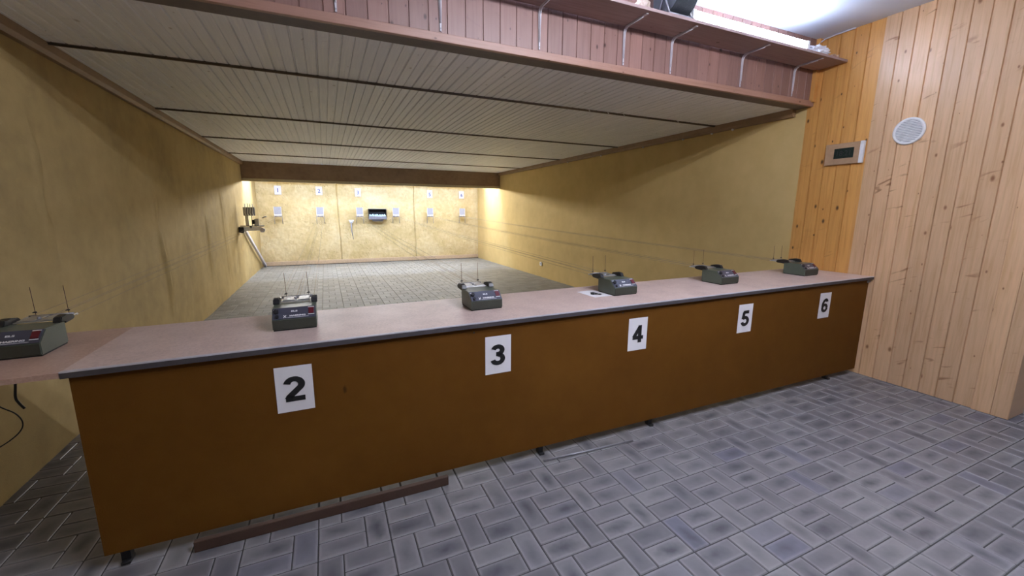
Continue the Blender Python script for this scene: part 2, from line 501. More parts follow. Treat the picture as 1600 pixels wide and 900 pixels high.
def right_fn(s, z):
    d = .004*noise.noise(Vector((s*1.1, z*.6, 13)))
    d += crease(s, z, 3.69, 1.7, 2.0, .010, .02, .05, 12)
    return d
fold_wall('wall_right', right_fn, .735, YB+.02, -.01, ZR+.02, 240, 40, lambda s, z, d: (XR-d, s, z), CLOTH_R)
def back_fn(s, z):
    d = .022*noise.noise(Vector((s*1.6, z*1.6, 3)))+.007*noise.noise(Vector((s*9, z*9, 8)))+.004*noise.noise(Vector((s*22, z*22, 1)))
    for sx in (1.88, 3.92):           # joints between the three sheets
        d -= .045*math.exp(-((s-sx-.012*math.sin(z*3))/.012)**2)
    return d
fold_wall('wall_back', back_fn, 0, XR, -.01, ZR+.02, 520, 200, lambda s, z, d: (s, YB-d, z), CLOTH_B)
bm = bmesh.new(); box(bm, .02, XR-.01, YB-.035, YB-.005, .012, .115, 0, .003)
struct('baseboard_back', bm, BASEB)
bm = bmesh.new(); box(bm, .02, XR-.01, YB-.03, YB-.005, -.004, .012)
struct('baseboard_back', bm, BLACKR)

# ---- right wall, boarded part of the room
bm = bmesh.new()
pr = groove_profile(.184, .735, [.186+.1105*i for i in range(1, 5)], .010, .010)
P = [(XR-.004+d, s) for s, d in pr]
for (xa, sa), (xb, sb) in zip(P, P[1:]):
    bm.faces.new([bm.verts.new(v) for v in ((xa, sa, -.01), (xb, sb, -.01), (xb, sb, ZC+.02), (xa, sa, ZC+.02))])
bmesh.ops.remove_doubles(bm, verts=bm.verts, dist=1e-5)
struct('wall_right', bm, PINE)
bm = bmesh.new()
pr = groove_profile(-.747, .184, [-.747+.1035*i for i in range(1, 9)], .009, .010)
P = [(XR-.014+d, s) for s, d in pr]+[(XR, .184)]
for (xa, sa), (xb, sb) in zip(P, P[1:]):
    bm.faces.new([bm.verts.new(v) for v in ((xa, sa, 0.004), (xb, sb, 0.004), (xb, sb, ZC+.02), (xa, sa, ZC+.02))])
bmesh.ops.remove_doubles(bm, verts=bm.verts, dist=1e-5)
struct('wall_right', bm, LIGHTPINE)
bm = bmesh.new(); box(bm, XR-.030, XR+.02, -.846, -.747, .002, ZC, 0, .003)
struct('trim_1', bm, LIGHTPINE)
bm = bmesh.new(); box(bm, XR-.032, XR+.24, -.935, -.848, .002, ZC, 0, .003)
struct('trim_2', bm, LIGHTPINE)
# recess beyond the trim, its side and the rest of the wall
bm = bmesh.new(); box(bm, XR+.22, XR+.30, YR, -.93, -.01, ZC)
struct('wall_right', bm, REARW)
# ---- ceilings
bm = bmesh.new(); box(bm, -.02, XR+.3, YR, YH+.02, ZC, ZC+.06)
struct('ceiling', bm, CEILW)
bm = bmesh.new()
seams = []
x = 1.282-.1415*12
while x < XR:
    seams.append((x, .015, .012)); seams.append((x+.07075, .009, .007)); x += .1415
pts = [(0, 0)]
for s, gw, gd in sorted(seams):
    if gw < s < XR-gw: pts += [(s-gw/2, 0), (s-gw*.2, gd), (s+gw*.2, gd), (s+gw/2, 0)]
pts.append((XR, 0))
for (xa, da), (xb, db) in zip(pts, pts[1:]):
    bm.faces.new([bm.verts.new(v) for v in ((xa, .80, ZR+da), (xb, .80, ZR+db), (xb, YB+.02, ZR+db), (xa, YB+.02, ZR+da))])
bmesh.ops.remove_doubles(bm, verts=bm.verts, dist=1e-5)
struct('ceiling', bm, WHITEBOARD)
# ---- bulkhead over the counter
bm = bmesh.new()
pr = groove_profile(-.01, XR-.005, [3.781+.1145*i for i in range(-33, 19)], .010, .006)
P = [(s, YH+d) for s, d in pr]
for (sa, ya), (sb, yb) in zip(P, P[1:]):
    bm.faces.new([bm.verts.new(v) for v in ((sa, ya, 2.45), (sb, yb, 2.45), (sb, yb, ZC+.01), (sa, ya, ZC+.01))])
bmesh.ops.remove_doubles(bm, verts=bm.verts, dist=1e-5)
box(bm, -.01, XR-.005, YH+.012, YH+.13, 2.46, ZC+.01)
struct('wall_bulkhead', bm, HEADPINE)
bm = bmesh.new(); box(bm, 0, XR-.004, YH-.018, YH+.012, 2.424, 2.474, 0, .004)
struct('trim_3', bm, TRIMPINE)
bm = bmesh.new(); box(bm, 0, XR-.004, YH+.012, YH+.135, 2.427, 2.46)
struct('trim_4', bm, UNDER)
# corner post strip where bulkhead meets the side wall
bm = bmesh.new(); box(bm, XR-.05, XR-.004, YH-.035, YH+.02, 2.46, ZC, 0, .003)
struct('trim_5', bm, PINE)
# ---- mouldings where range ceiling meets side walls, cross battens, far beam
bm = bmesh.new(); prism(bm, [(0, 2.362), (.035, 2.362), (.055, 2.385), (.06, ZR+.004), (0, ZR+.004)], .83, 8.48, 1)
struct('trim_6', bm, MOULD)
bm = bmesh.new(); prism(bm, [(XR, 2.362), (XR-.035, 2.362), (XR-.055, 2.385), (XR-.06, ZR+.004), (XR, ZR+.004)], .84, 8.48, 1)
struct('trim_7', bm, MOULD)
for i, y in enumerate((1.747, 3.538, 5.294, 7.090)):
    bm = bmesh.new()
    tube(bm, [(.05, y, ZR-.004), (XR-.05, y, ZR-.004)], .011, 8)
    box(bm, .05, XR-.05, y-.02, y+.02, ZR-.004, ZR+.002)
    struct('trim_%d' % (8+i), bm, BATTEN)
bm = bmesh.new(); box(bm, 0, XR, 8.483, 8.51, 2.085, ZR+.003)
struct('trim_12', bm, BEAMB)
bm = bmesh.new(); box(bm, 0, XR, 8.470, 8.525, 2.030, 2.086, 0, .003)
struct('trim_13', bm, BEAML)

# ================================================================== COUNTER
ANG = math.atan(.0080)
def slab(bm, x0, x1, y0, y1, up, dn, mi=0):
    vs = []
    for x in (x0, x1):
        for y in (y0, y1):
            for d in (dn, up): vs.append(bm.verts.new((x, y, ctz(x)+d)))
    for f in [(0, 1, 3, 2), (4, 6, 7, 5), (0, 4, 5, 1), (2, 3, 7, 6), (0, 2, 6, 4), (1, 5, 7, 3)]:
        bm.faces.new([vs[i] for i in f]).material_index = mi
cnt = thing('shooting_counter', 'long counter with brown board front and speckled pinkish worktop across the room', 'counter')
bm = bmesh.new(); slab(bm, .632, XR-.016, -.014, .625, 0, -.022)
link('worktop', bm, TOP, cnt)
bm = bmesh.new(); slab(bm, .632, XR-.016, -.021, -.0145, -.003, -.0245)
tag(link('edge_band', bm, EDGE, cnt), 'dark grey edge band')
bm = bmesh.new(); slab(bm, .632, XR-.016, -.022, -.006, .0016, -.003)
tag(link('edge_strip', bm, ALU, cnt), 'light metal strip along the top edge')
bm = bmesh.new()
vs = []
for x, z0 in ((.646, .067), (5.815, .052)):
    for y in (0, .018):
        for z in (z0, ctz(x)-.0225): vs.append(bm.verts.new((x, y, z)))
for f in [(0, 1, 3, 2), (4, 6, 7, 5), (0, 4, 5, 1), (2, 3, 7, 6), (0, 2, 6, 4), (1, 5, 7, 3)]:
    bm.faces.new([vs[i] for i in f])
link('front_panel', bm, PANEL, cnt)
for x in (.70, 2.62, 3.46, 5.45):
    bm = bmesh.new()
    box(bm, x-.016, x+.016, .022, .055, .004, ctz(x)-.0225, 0, .002)
    box(bm, x-.014, x+.018, .004, .058, .001, .013, 0, .003)
    link('leg', bm, BLACKP, cnt)
for x in (.75, 2.62, 3.46, 5.45):
    bm = bmesh.new()
    box(bm, x-.016, x+.016, .54, .575, .0015, ctz(x)-.0225, 0, .002)
    link('leg', bm, BLACKP, cnt)
bm = bmesh.new()
box(bm, .655, 5.80, .56, .585, .72, .80)
link('rear_rail', bm, BROWNPL, cnt)
bm = bmesh.new()
cyl(bm, (5.80, -.004, .848), (0, 1, 0), .012, .01, 12); box(bm, 5.80, 5.835, -.006, .002, .842, .854)
link('wall_hook', bm, GREYMET, cnt)
for x, z in ((2.202, .809), (3.158, .821), (4.144, .829)):
    bm = bmesh.new(); cyl(bm, (x, -.0025, z), (0, 1, 0), .0042, .003, 10)
    link('screw', bm, BLACKP, cnt)
flap = thing('counter_flap', 'browner hinged end section of the counter beside the left wall', 'counter flap')
bm = bmesh.new(); slab(bm, .012, .630, -.021, .635, -.001, -.021)
link('flap_board', bm, TOPF, flap)
bm = bmesh.new()
box(bm, .60, .64, .05, .09, ctz(.6)-.030, ctz(.6)-.0225)
link('hinge', bm, GREYMET, flap)
bm = bmesh.new(); box(bm, .60, .64, .50, .54, ctz(.6)-.030, ctz(.6)-.0225)
link('hinge', bm, GREYMET, flap)
bm = bmesh.new(); box(bm, .014, .034, .05, .60, ctz(0)-.06, ctz(0)-.0215)
link('wall_ledger', bm, BROWNPL, flap)

bm = bmesh.new(); box(bm, .94, 2.04, -.036, -.012, .001, .050, 0, .003)
tag(link('loose_plank', bm, BROWNPL), 'thin dark brown plank lying on the tiles below the counter front', 'plank')
bm = bmesh.new(); tube(bm, [(2.60, -.055, .0075), (2.9, -.075, .0075), (3.22, -.09, .0075)], .006, 8)
tag(link('grey_strip', bm, GREYMET), 'thin grey strip lying on the floor tiles in front of the counter', 'strip')

# ---- numbered sheets on the counter front
words = {2: 'leftmost on the counter front', 3: 'between sheets two and four on the counter front', 4: 'on the middle right of the counter front',
         5: 'on the right part of the counter front', 6: 'rightmost on the counter front'}
numw = {1: 'one', 2: 'two', 3: 'three', 4: 'four', 5: 'five', 6: 'six'}
FZ = {2: .6505, 3: .671, 4: .6736, 5: .675, 6: .687}
FX = {2: 1.366, 3: 2.337, 4: 3.283, 5: 4.269, 6: 5.216}
for k in range(2, 7):
    t = thing('number_sheet', 'white paper sheet with black number %s, %s' % (numw[k], words[k]), 'number sheet', (FX[k], -.0012, FZ[k]), group='numbered sheets on the counter front')
    bm = bmesh.new()
    n = 6; w, h = .148, .21
    g = [[bm.verts.new((-w/2+w*i/n, -.0008*noise.noise(Vector((i*.5, j*.4, k)))-.0008, -h/2+h*j/n)) for j in range(n+1)] for i in range(n+1)]
    for i in range(n):
        for j in range(n): bm.faces.new((g[i][j], g[i+1][j], g[i+1][j+1], g[i][j+1]))
    o = link('paper', bm, PAPER, t)
    md = o.modifiers.new('thickness', 'SOLIDIFY'); md.thickness = .0003
    bm = bmesh.new()
    Mx = Matrix.Translation((0, -.0024, 0)) @ Matrix.Rotation(math.pi/2, 4, 'X')
    digit(bm, k, .112, Mx)
    link('printed_number', bm, INK, t)

# ---- target transport units
def make_unit():
    t = thing('transport_unit', '', 'target transport unit', (0, 0, 0))
    hw = .096
    bm = bmesh.new()
    prism(bm, [(0, .006), (0, .0555), (.052, .101), (.188, .101), (.188, .006)], -hw, hw, 0)
    es = [e for e in bm.edges]
    bmesh.ops.bevel(bm, geom=es, offset=.0025, segments=2, affect='EDGES')
    body = link('housing', bm, GREEN, t)
    bm = bmesh.new(); box(bm, -hw+.004, hw-.004, -.0018, .001, .010, .053, 0, .0006)
    link('front_plate', bm, FRONTG, t)
    bm = bmesh.new(); box(bm, -hw+.003, hw-.003, .004, .184, .0002, .0065)
    link('base', bm, BLACKR, t)
    # sloping label
    a = math.atan2(.0455, .052)
    Ms = Matrix.Translation((0, .026, .07825)) @ Matrix.Rotation(a, 4, 'X')
    bm = bmesh.new()
    F = box(bm, -hw+.003, hw-.003, -.0335, .0335, .0002, .0018)
    bmesh.ops.transform(bm, matrix=Ms, verts=bm.verts)
    lab = link('label_panel', bm, LABELG, t)
    bm = bmesh.new()
    text_bm(bm, 'ELS', .0090, Ms @ Matrix.Translation((.0, .010, .0)), .05, .0021, 1.7)
    link('model_lettering', bm, WHITEP, lab)
    bm = bmesh.new()
    text_bm(bm, 'HAERING', .0090, Ms @ Matrix.Translation((.014, -.0165, .0)), .05, .0021, 1.45)
    link('maker_lettering', bm, WHITEP, lab)
    bm = bmesh.new()
    def bar(x0, y0, x1, y1, w):
        d = Vector((x1-x0, y1-y0, 0)).normalized(); nn = Vector((-d.y, d.x, 0))*w/2
        bm.faces.new([bm.verts.new(Ms @ (Vector((x, y, .0021))+q)) for x, y, q in ((x0, y0, -nn), (x1, y1, -nn), (x1, y1, nn), (x0, y0, nn))])
    bar(-.047, -.0115, -.035, -.0265, .0034); bar(-.035, -.0115, -.047, -.0265, .0034)
    link('printed_emblem', bm, WHITEP, lab)
    for q in ((-.030, -.0265, .062, -.0265, .0016), (.060, .0275, .088, .0275, .0035), (.060, -.0155, .088, -.0155, .0035), (-.090, .024, -.076, .024, .0022)):
        bm = bmesh.new(); bar(*q); link('printed_line', bm, WHITEP, lab)
    bm = bmesh.new()
    F = box(bm, .062, .086, -.012, .024, .0015, .0055, 0, .001)
    bmesh.ops.transform(bm, matrix=Ms, verts=bm.verts)
    link('switch', bm, REDSW, t)
    bm = bmesh.new(); cyl(bm, Ms @ Vector((-.078, .008, .001)), Ms.to_3x3() @ Vector((0, 0, 1)), .011, .013, 20)
    F = box(bm, -.080, -.076, -.004, .020, .008, .016); bmesh.ops.transform(bm, matrix=Ms, verts=list({v for f in F for v in f.verts}))
    link('knob', bm, BLACKP, t)
    bm = bmesh.new(); cyl(bm, Ms @ Vector((-.074, -.020, .001)), Ms.to_3x3() @ Vector((0, 0, 1)), .0085, .009, 16)
    link('knob', bm, BLACKP, t)
    # rear pulley arm
    for s in (-1, 1):
        bm = bmesh.new()
        x = s*.087
        prism(bm, [(.150, .103), (.162, .124), (.200, .128), (.252, .118), (.262, .104), (.250, .094), (.190, .090), (.189, .1015), (.150, .1015)], x-.014, x+.014, 0)
        bmesh.ops.bevel(bm, geom=list(bm.edges), offset=.003, segments=2, affect='EDGES')
        link('pulley_cover', bm, BLACKP, t)
    bm = bmesh.new()
    box(bm, -.068, .068, .193, .262, .1015, .1055, 0, .001)
    box(bm, -.062, -.004, .205, .310, .1065, .1095, 0, .001)
    box(bm, .010, .062, .205, .310, .1065, .1095, 0, .001)
    link('top_plate', bm, STEEL, t)
    bm = bmesh.new(); tube(bm, [(-.075, .318, .107), (.075, .318, .107)], .0042, 10)
    box(bm, -.070, .070, .296, .312, .101, .106)
    cyl(bm, (-.004, .235, .106), (0, 0, 1), .006, .012, 12)
    link('crossbar', bm, GREYMET, t)
    for x in (-.052, .058):
        bm = bmesh.new()
        tube(bm, [(x, .318, .108), (x-.002, .319, .238)], .0013, 6)
        link('aiming_rod', bm, RODM, t)
        bm = bmesh.new(); tube(bm, [(x-.010, .318, .122), (x-.003, .318, .124), (x+.003, .318, .124), (x+.006, .318, .122)], [.0015, .0035, .004, .001], 8)
        link('rod_clamp', bm, BLACKP, t)
    bm = bmesh.new()
    for s in (-1, 1): tube(bm, [(s*.08, .25, .10), (s*.08, .33, .104)], .003, 6); 
    box(bm, -.085, .085, .315, .330, .0985, .103, 0, .001)
    link('cord_guide', bm, STEEL, t)
    return t
DX = {1: .380, 2: 1.372, 3: 2.366, 4: 3.374, 5: 4.385, 6: 5.405}
DY = .238
dl = {1: 'grey-green target transport unit on the brown flap by the left wall',
      2: 'grey-green target transport unit standing on the worktop above number sheet two',
      3: 'grey-green target transport unit standing on the worktop above number sheet three',
      4: 'grey-green target transport unit standing beside the loose white sheet on the worktop',
      5: 'grey-green target transport unit standing on the worktop above number sheet five',
      6: 'grey-green target transport unit at the right end of the worktop, above sheet six'}
u0 = make_unit()
GU = 'transport units on the counter'
for k in range(1, 7):
    loc = (DX[k], DY, ctz(DX[k])-(.0012 if k == 1 else 0)+.0006)
    if k == 1: u0.location = loc; u0['label'] = dl[1]; u0['group'] = GU; u = u0
    else: u = dup(u0, loc, dl[k], GU)
    u.rotation_euler = (0, -ANG, 0)

# ---- loose sheet with a 4 lying on the worktop
t = thing('number_sheet', 'white sheet printed four lying on the worktop beside the fourth transport unit', 'number sheet', (3.203, .372, ctz(3.203)+.0007), (0, -ANG, math.radians(2)))
bm = bmesh.new(); box(bm, -.072, .072, -.112, .098, 0, .0008)
link('paper', bm, PAPER, t)
bm = bmesh.new(); digit(bm, 4, .105, Matrix.Translation((0, -.01, .0011)))
link('printed_number', bm, INK, t)

# ================================================================== FAR END
TX = {1: .467, 2: 1.435, 3: 2.412, 4: 3.368, 5: 4.335, 6: 5.301}
def make_carrier():
    t = thing('target_carrier', '', 'target carrier')
    bm = bmesh.new()
    box(bm, -.078, .078, -.004, .0, .0, .19, 0, .001)
    link('target_card', bm, CARD, t)
    bm = bmesh.new()
    box(bm, -.084, .084, -.02, .02, -.035, .0, 0, .004)
    box(bm, -.086, -.080, -.006, .004, -.0, .20); box(bm, .080, .086, -.006, .004, -.0, .20)
    link('clamp_frame', bm, WHITEP, t)
    bm = bmesh.new()
    for s in (-1, 1): cyl(bm, (s*.045, -.024, -.045), (0, 1, 0), .018, .01, 12)
    box(bm, -.07, .07, -.012, .14, -.055, -.04, 0, .002)
    link('pulley', bm, GREYMET, t)
    for s in (-1, 1):
        bm = bmesh.new(); tube(bm, [(s*.088, .0, -.03), (s*.092, .03, -.24)], .006, 6)
        link('support_rod', bm, GREYMET, t)
    return t
c0 = make_carrier()
ZT = 1.325
for k in range(1, 7):
    lab = {1: 'leftmost grey target card in its carrier at the far wall, near the left corner',
           2: 'grey target card in its carrier on the far wall below far number two',
           3: 'grey target card in its carrier just left of the black box on the far wall',
           4: 'grey target card in its carrier just right of the black box on the far wall',
           5: 'second grey target card from the right on the far wall',
           6: 'rightmost grey target card in its carrier on the far wall'}[k]
    loc = (TX[k], 10.08, ZT)
    if k == 1: c = c0; c.location = loc; c['label'] = lab; c['group'] = 'target carriers at the far wall'
    else: c = dup(c0, loc, lab, 'target carriers at the far wall')
for k, (x, z) in {1: (.497, 1.930), 2: (1.448, 1.935), 3: (2.407, 1.917), 5: (4.375, 1.917), 6: (5.336, 1.915)}.items():
    t = thing('number_sheet', 'small white sheet with number %s high on the far wall' % numw[k], 'number sheet', (x, YB-.030, z), group='numbered sheets on the far wall')
    bm = bmesh.new(); box(bm, -.076, .076, -.001, .004, -.108, .108)
    link('paper', bm, PAPER, t)
    bm = bmesh.new()
    text_bm(bm, str(k), .10, Matrix.Translation((0, -.002, 0 if k < 4 else -.01)) @ Matrix.Rotation(math.pi/2, 4, 'X'), .02, 0, 1.0)
    link('printed_number', bm, BLUEINK, t)
# cords: four per lane
for k in range(1, 7):
    cx = DX[k]; z0 = ctz(cx)+.103
    lab = {1: 'thin pale pull cord running downrange along the left wall', 2: 'thin pull cord running from the second unit to the far wall',
           3: 'thin pull cord running from the third unit to the far wall', 4: 'thin pull cord running from the fourth unit to the far wall',
           5: 'thin pull cord running from the fifth unit along the right side', 6: 'thin pull cord running from the sixth unit beside the right wall'}[k]
    for sx, ex in ((-.082, -.07), (-.006, -.012), (.010, .012), (.082, .07)):
        bm = bmesh.new()
        A = Vector((cx+sx, DY+.33, z0)); B = Vector((TX[k]+ex, 10.055, ZT-.045))
        pts = []
        for i in range(13):
            q = i/12; p = A.lerp(B, q); p.z -= .10*q*(1-q); pts.append(p)
        tube(bm, pts, .0011, 5)
        tag(link('pull_cord', bm, CORD), lab, 'cord', 'pull cords of lane '+numw[k])

# open box with blue film
t = thing('catch_box', 'open black metal box on the far wall between the middle target cards', 'box', (2.88, YB-.03, 1.215))
bm = bmesh.new()
box(bm, -.235, .235, -.14, .0, 0, .012); box(bm, -.235, .235, -.012, 0, 0, .26)
box(bm, -.235, -.225, -.14, 0, 0, .26); box(bm, .225, .235, -.14, 0, 0, .26); box(bm, -.235, .235, -.14, 0, .25, .262)
link('box_body', bm, BLACKP, t)
bm = bmesh.new(); box(bm, -.24, .24, -.146, -.138, -.02, .065, 0, .003); box(bm, -.24, .24, -.15, 0, .262, .272)
tag(link('front_lip', bm, GREYMET, t), 'grey metal lip')
bm = bmesh.new(); prism(bm, [(-.19, 0), (.19, 0), (.12, -.07), (-.12, -.07)], -.10, 0, 1)
link('underside_bracket', bm, GREYMET, t)
bm = bmesh.new()
for i in range(7): crumple(bm, (2.88-.19+i*.063, YB-.11, 1.285), (.038, .036, .045), i*3.1, 2, .6, 2.5)
tag(link('crumpled_film', bm, FILM), 'crumpled pale blue film filling the black box on the far wall', 'film')
t = thing('wall_hook', 'small white block with a hanging grey rod, low left of target three', 'hook', (2.19, YB-.03, 1.15))
bm = bmesh.new(); box(bm, -.06, .07, -.04, 0, -.005, .03, 0, .003); box(bm, -.04, .04, -.05, 0, -.05, -.005, 0, .003)
link('block', bm, WHITEP, t)
bm = bmesh.new(); tube(bm, [(-.005, -.055, -.03), (.0, -.05, -.28), (.03, -.04, -.50)], [.018, .014, .005], 8)
link('rod', bm, GREYMET, t)

# rack on the left wall
t = thing('target_rack', 'metal shelf rack with white hooks fixed on the left wall near the far corner', 'rack', (.03, 7.55, 1.03))
bm = bmesh.new(); box(bm, .0, .36, 0, .06, 0, .075, 0, .004)
tag(link('shelf_beam', bm, WHITEP, t), 'white metal beam')
bm = bmesh.new(); box(bm, -.055+.03, .06, -.03, .07, -.04, .075, 0, .008)
link('end_cap', bm, BLACKP, t)
bm = bmesh.new(); box(bm, .0, .40, -.02, .08, .085, .10, 0, .003); cyl(bm, (.18, -.02, .07), (0, 1, 0), .02, .02, 12)
link('top_bar', bm, BLACKP, t)
bm = bmesh.new(); box(bm, .075, .27, .02, .03, .29, .455, 0, .002)
tag(link('back_plate', bm, CARD, t), 'grey plate')
bm = bmesh.new(); box(bm, .095, .15, .03, .05, .10, .30); box(bm, .20, .215, .03, .05, .10, .29); box(bm, .24, .32, .03, .05, .10, .23)
link('post', bm, WHITEP, t)
for i in range(4):
    x = .115+i*.042
    bm = bmesh.new(); tube(bm, [(x, .012, .52), (x, .010, .42), (x-.006, -.02, .35), (x, -.035, .31), (x+.008, -.01, .30)], .0075, 8)
    link('hook', bm, WHITEP, t)
bm = bmesh.new(); box(bm, .205, .25, -.01, .03, .13, .21)
link('clip', bm, BLACKP, t)
bm = bmesh.new(); cyl(bm, (.37, -.01, .01), (0, 1, 0), .045, .03, 16); tube(bm, [(.39, 0, .25), (.43, -.02, .27), (.46, -.02, .27)], .012, 8)
tag(link('end_pulley', bm, WHITEM, t), 'white end pulley')
bm = bmesh.new()
A = Vector((.05, 7.95, 1.02)); B = Vector((.075, 10.18, .03)); d = (B-A).normalized(); s = Vector((1, 0, 0)); n = d.cross(s)
for o1, o2, w1, w2 in ((0, 0, .022, .035),):
    V = [bm.verts.new(p+s*a*w1+n*b2*w2) for p in (A, B) for a, b2 in ((-1, -1), (1, -1), (1, 1), (-1, 1))]
    for f in ((0, 1, 2, 3), (7, 6, 5, 4), (0, 4, 5, 1), (1, 5, 6, 2), (2, 6, 7, 3), (3, 7, 4, 0)): bm.faces.new([V[i] for i in f])
bmesh.ops.bevel(bm, geom=list(bm.edges), offset=.004, segments=1, affect='EDGES')
tag(link('leaning_profile', bm, ALU), 'grey metal profile leaning from the rack down to the far left corner', 'metal profile')

# outlet low on right wall
t = thing('wall_outlet', 'small white socket low on the right range wall', 'socket', (XR-.004, 6.08, .295))
bm = bmesh.new(); box(bm, -.018, 0, -.045, .045, -.04, .04, 0, .004)
link('cover', bm, WHITEP, t)
bm = bmesh.new(); cyl(bm, (-.019, 0, 0), (1, 0, 0), .022, .003, 16)
link('socket_well', bm, GREYMET, t)
# white cable clips along the right moulding
for y, z in ((5.05, 2.362), (4.0, 2.358), (2.98, 2.36), (2.24, 2.36), (1.80, 2.36), (1.52, 2.362)):
    bm = bmesh.new(); r = .014 if y < 1.6 else .011
    tube(bm, [(XR-.045, y, z-.006), (XR-.030, y, z-.006), (XR-.015, y, z-.002)], [.004, r, r*.8], 10)
    tag(link('cable_clip', bm, WHITEP), 'tiny white clip under the moulding along the right range wall', 'clip', 'white clips on the right moulding')
for x in (4.02, 4.25, 4.45, 5.20):
    bm = bmesh.new(); tube(bm, [(x, 1.72, ZR-.002), (x, 1.715, ZR-.014), (x+.008, 1.71, ZR-.020)], .004, 6)
    tag(link('ceiling_hook', bm, WHITEP), 'tiny bright hook beside the nearest dark ceiling batten', 'hook', 'tiny hooks beside the nearest ceiling batten')

# ================================================================== SHELF AND WHAT IS ON IT
SZ = 2.760
sh = thing('wall_shelf', 'long brown wooden shelf on white brackets above the counter', 'shelf')
bm = bmesh.new(); box(bm, .25, XR-.018, .430, .689, SZ-.020, SZ, 0, .002)
link('shelf_board', bm, SHELFPINE, sh)
for x in (1.672, 2.250, 2.916, 3.607, 4.061, 4.848, 5.538):
    bm = bmesh.new()
    w = .010
    path = [(YH-.006, 2.485), (YH-.006, 2.60), (YH-.007, 2.70), (YH-.014, 2.722), (YH-.034, 2.7345), (YH-.08, 2.7365), (.46, 2.7365)]
    vs = []
    for i, (y, z) in enumerate(path):
        ww = w*(.5 if i == 0 else (.75 if i == 1 else 1)); 
        a = Vector((0, path[min(i+1, 6)][0]-path[max(i-1, 0)][0], path[min(i+1, 6)][1]-path[max(i-1, 0)][1])).normalized()
        nn = Vector((0, -a.z, a.y))*.0028 if True else 0
        vs.append([bm.verts.new(Vector((x+sx*ww, y, z))+nn*sn) for sx, sn in ((-1, -1), (1, -1), (1, 1), (-1, 1))])
        # stiffening rib
    for a, b2 in zip(vs, vs[1:]):
        for k in range(4): bm.faces.new((a[k], a[(k+1) % 4], b2[(k+1) % 4], b2[k]))
    bm.faces.new(vs[0]); bm.faces.new(vs[-1][::-1])
    tube(bm, [(x, YH-.012, 2.53), (x, YH-.014, 2.69), (x, YH-.024, 2.716), (x, YH-.05, 2.729), (x, .50, 2.732)], .0042, 8)
    br = link('bracket', bm, WHITEM, sh)
    bm = bmesh.new(); cyl(bm, (x, YH-.012, 2.500), (0, 1, 0), .004, .006, 8)
    link('screw', bm, GREYMET, br)
def batten_lamp(x0, x1, y, z, mt, label, r=.018, group=None):
    t = thing('tube_lamp', label, 'lamp', (0, 0, 0), group=group)
    bm = bmesh.new(); box(bm, x0-.03, x1+.03, y+.004, y+.055, z, z+.045, 0, .004)
    link('lamp_housing', bm, WHITEP, t)
    bm = bmesh.new(); tube(bm, [(x0, y-.022, z+.042), (x1, y-.022, z+.042)], r, 14)
    link('fluorescent_tube', bm, mt, t)
    for xa, s in ((x0, -1), (x1, 1)):
        bm = bmesh.new(); box(bm, min(xa, xa+s*.03), max(xa, xa+s*.03), y-.046, y+.010, z+.004, z+.066, 0, .005)
        link('end_holder', bm, WHITEP, t)
    return t
batten_lamp(4.02, 5.27, .478, SZ+.001, TUBE1, 'bright white tube lamp lying along the front edge of the shelf', .024)
batten_lamp(2.35, 3.58, .600, SZ+.001, TUBE2, 'bright tube lamp at the back of the shelf left of the ribbed drum', .022)
# ribbed drum on a tubular stand
t = thing('cable_drum', 'dark ribbed round drum on a small tubular stand on the shelf', 'drum', (3.88, .50, SZ+.022))
bm = bmesh.new()
R = .125
for i in range(17):
    x = -.085+i*.0106
    tube(bm, [(x, 0, R), (x+.0058, 0, R)], R, 30)
    if i < 16: tube(bm, [(x+.0058, 0, R), (x+.0106, 0, R)], R-.006, 24, cap=False)
link('ribbed_body', bm, plain('dark_grey_ribbing', (.06, .07, .08), .5), t)
bm = bmesh.new()
for x in (-.10, .105):
    tube(bm, [(x, -.055, -.014), (x, .0, R), (x, .06, -.014)], .007, 8)
tube(bm, [(-.10, -.055, -.014), (.105, -.055, -.014)], .007, 8); tube(bm, [(-.10, .06, -.014), (.105, .06, -.014)], .007, 8)
tube(bm, [(-.10, 0, R), (.105, 0, R)], .007, 8)
link('stand', bm, GREYMET, t)
bm = bmesh.new(); crumple(bm, (3.60, .505, SZ+.034), (.055, .035, .045), 4.2, 3, .4, 2.2)
tag(link('crumpled_rag', bm, plain('beige_rag', (.45, .36, .30), .8)), 'small beige rag on the shelf left of the ribbed drum', 'rag')
bm = bmesh.new(); crumple(bm, (5.52, .50, SZ+.034), (.115, .045, .042), 1.3, 4, .55, 3.5); 
tag(link('crumpled_foil', bm, CRUMP), 'crumpled bluish white foil on the shelf right of the tube lamp', 'foil')
bm = bmesh.new(); crumple(bm, (5.745, .50, SZ+.020), (.040, .035, .022), 7.3, 4, .6, 3.5)
tag(link('crumpled_bag', bm, BEIGE), 'small crumpled beige bag at the right end of the shelf', 'bag')
bm = bmesh.new()
tube(bm, [(5.80, .66, SZ+.003), (5.80, .675, 2.90), (5.815, .672, 2.97), (5.832, .64, 2.995), (5.838, .55, 3.003), (5.838, .40, 3.004)], .006, 8)
tag(link('power_cable', bm, WHITEM), 'thin grey cable rising from the shelf end along the ceiling corner', 'cable')

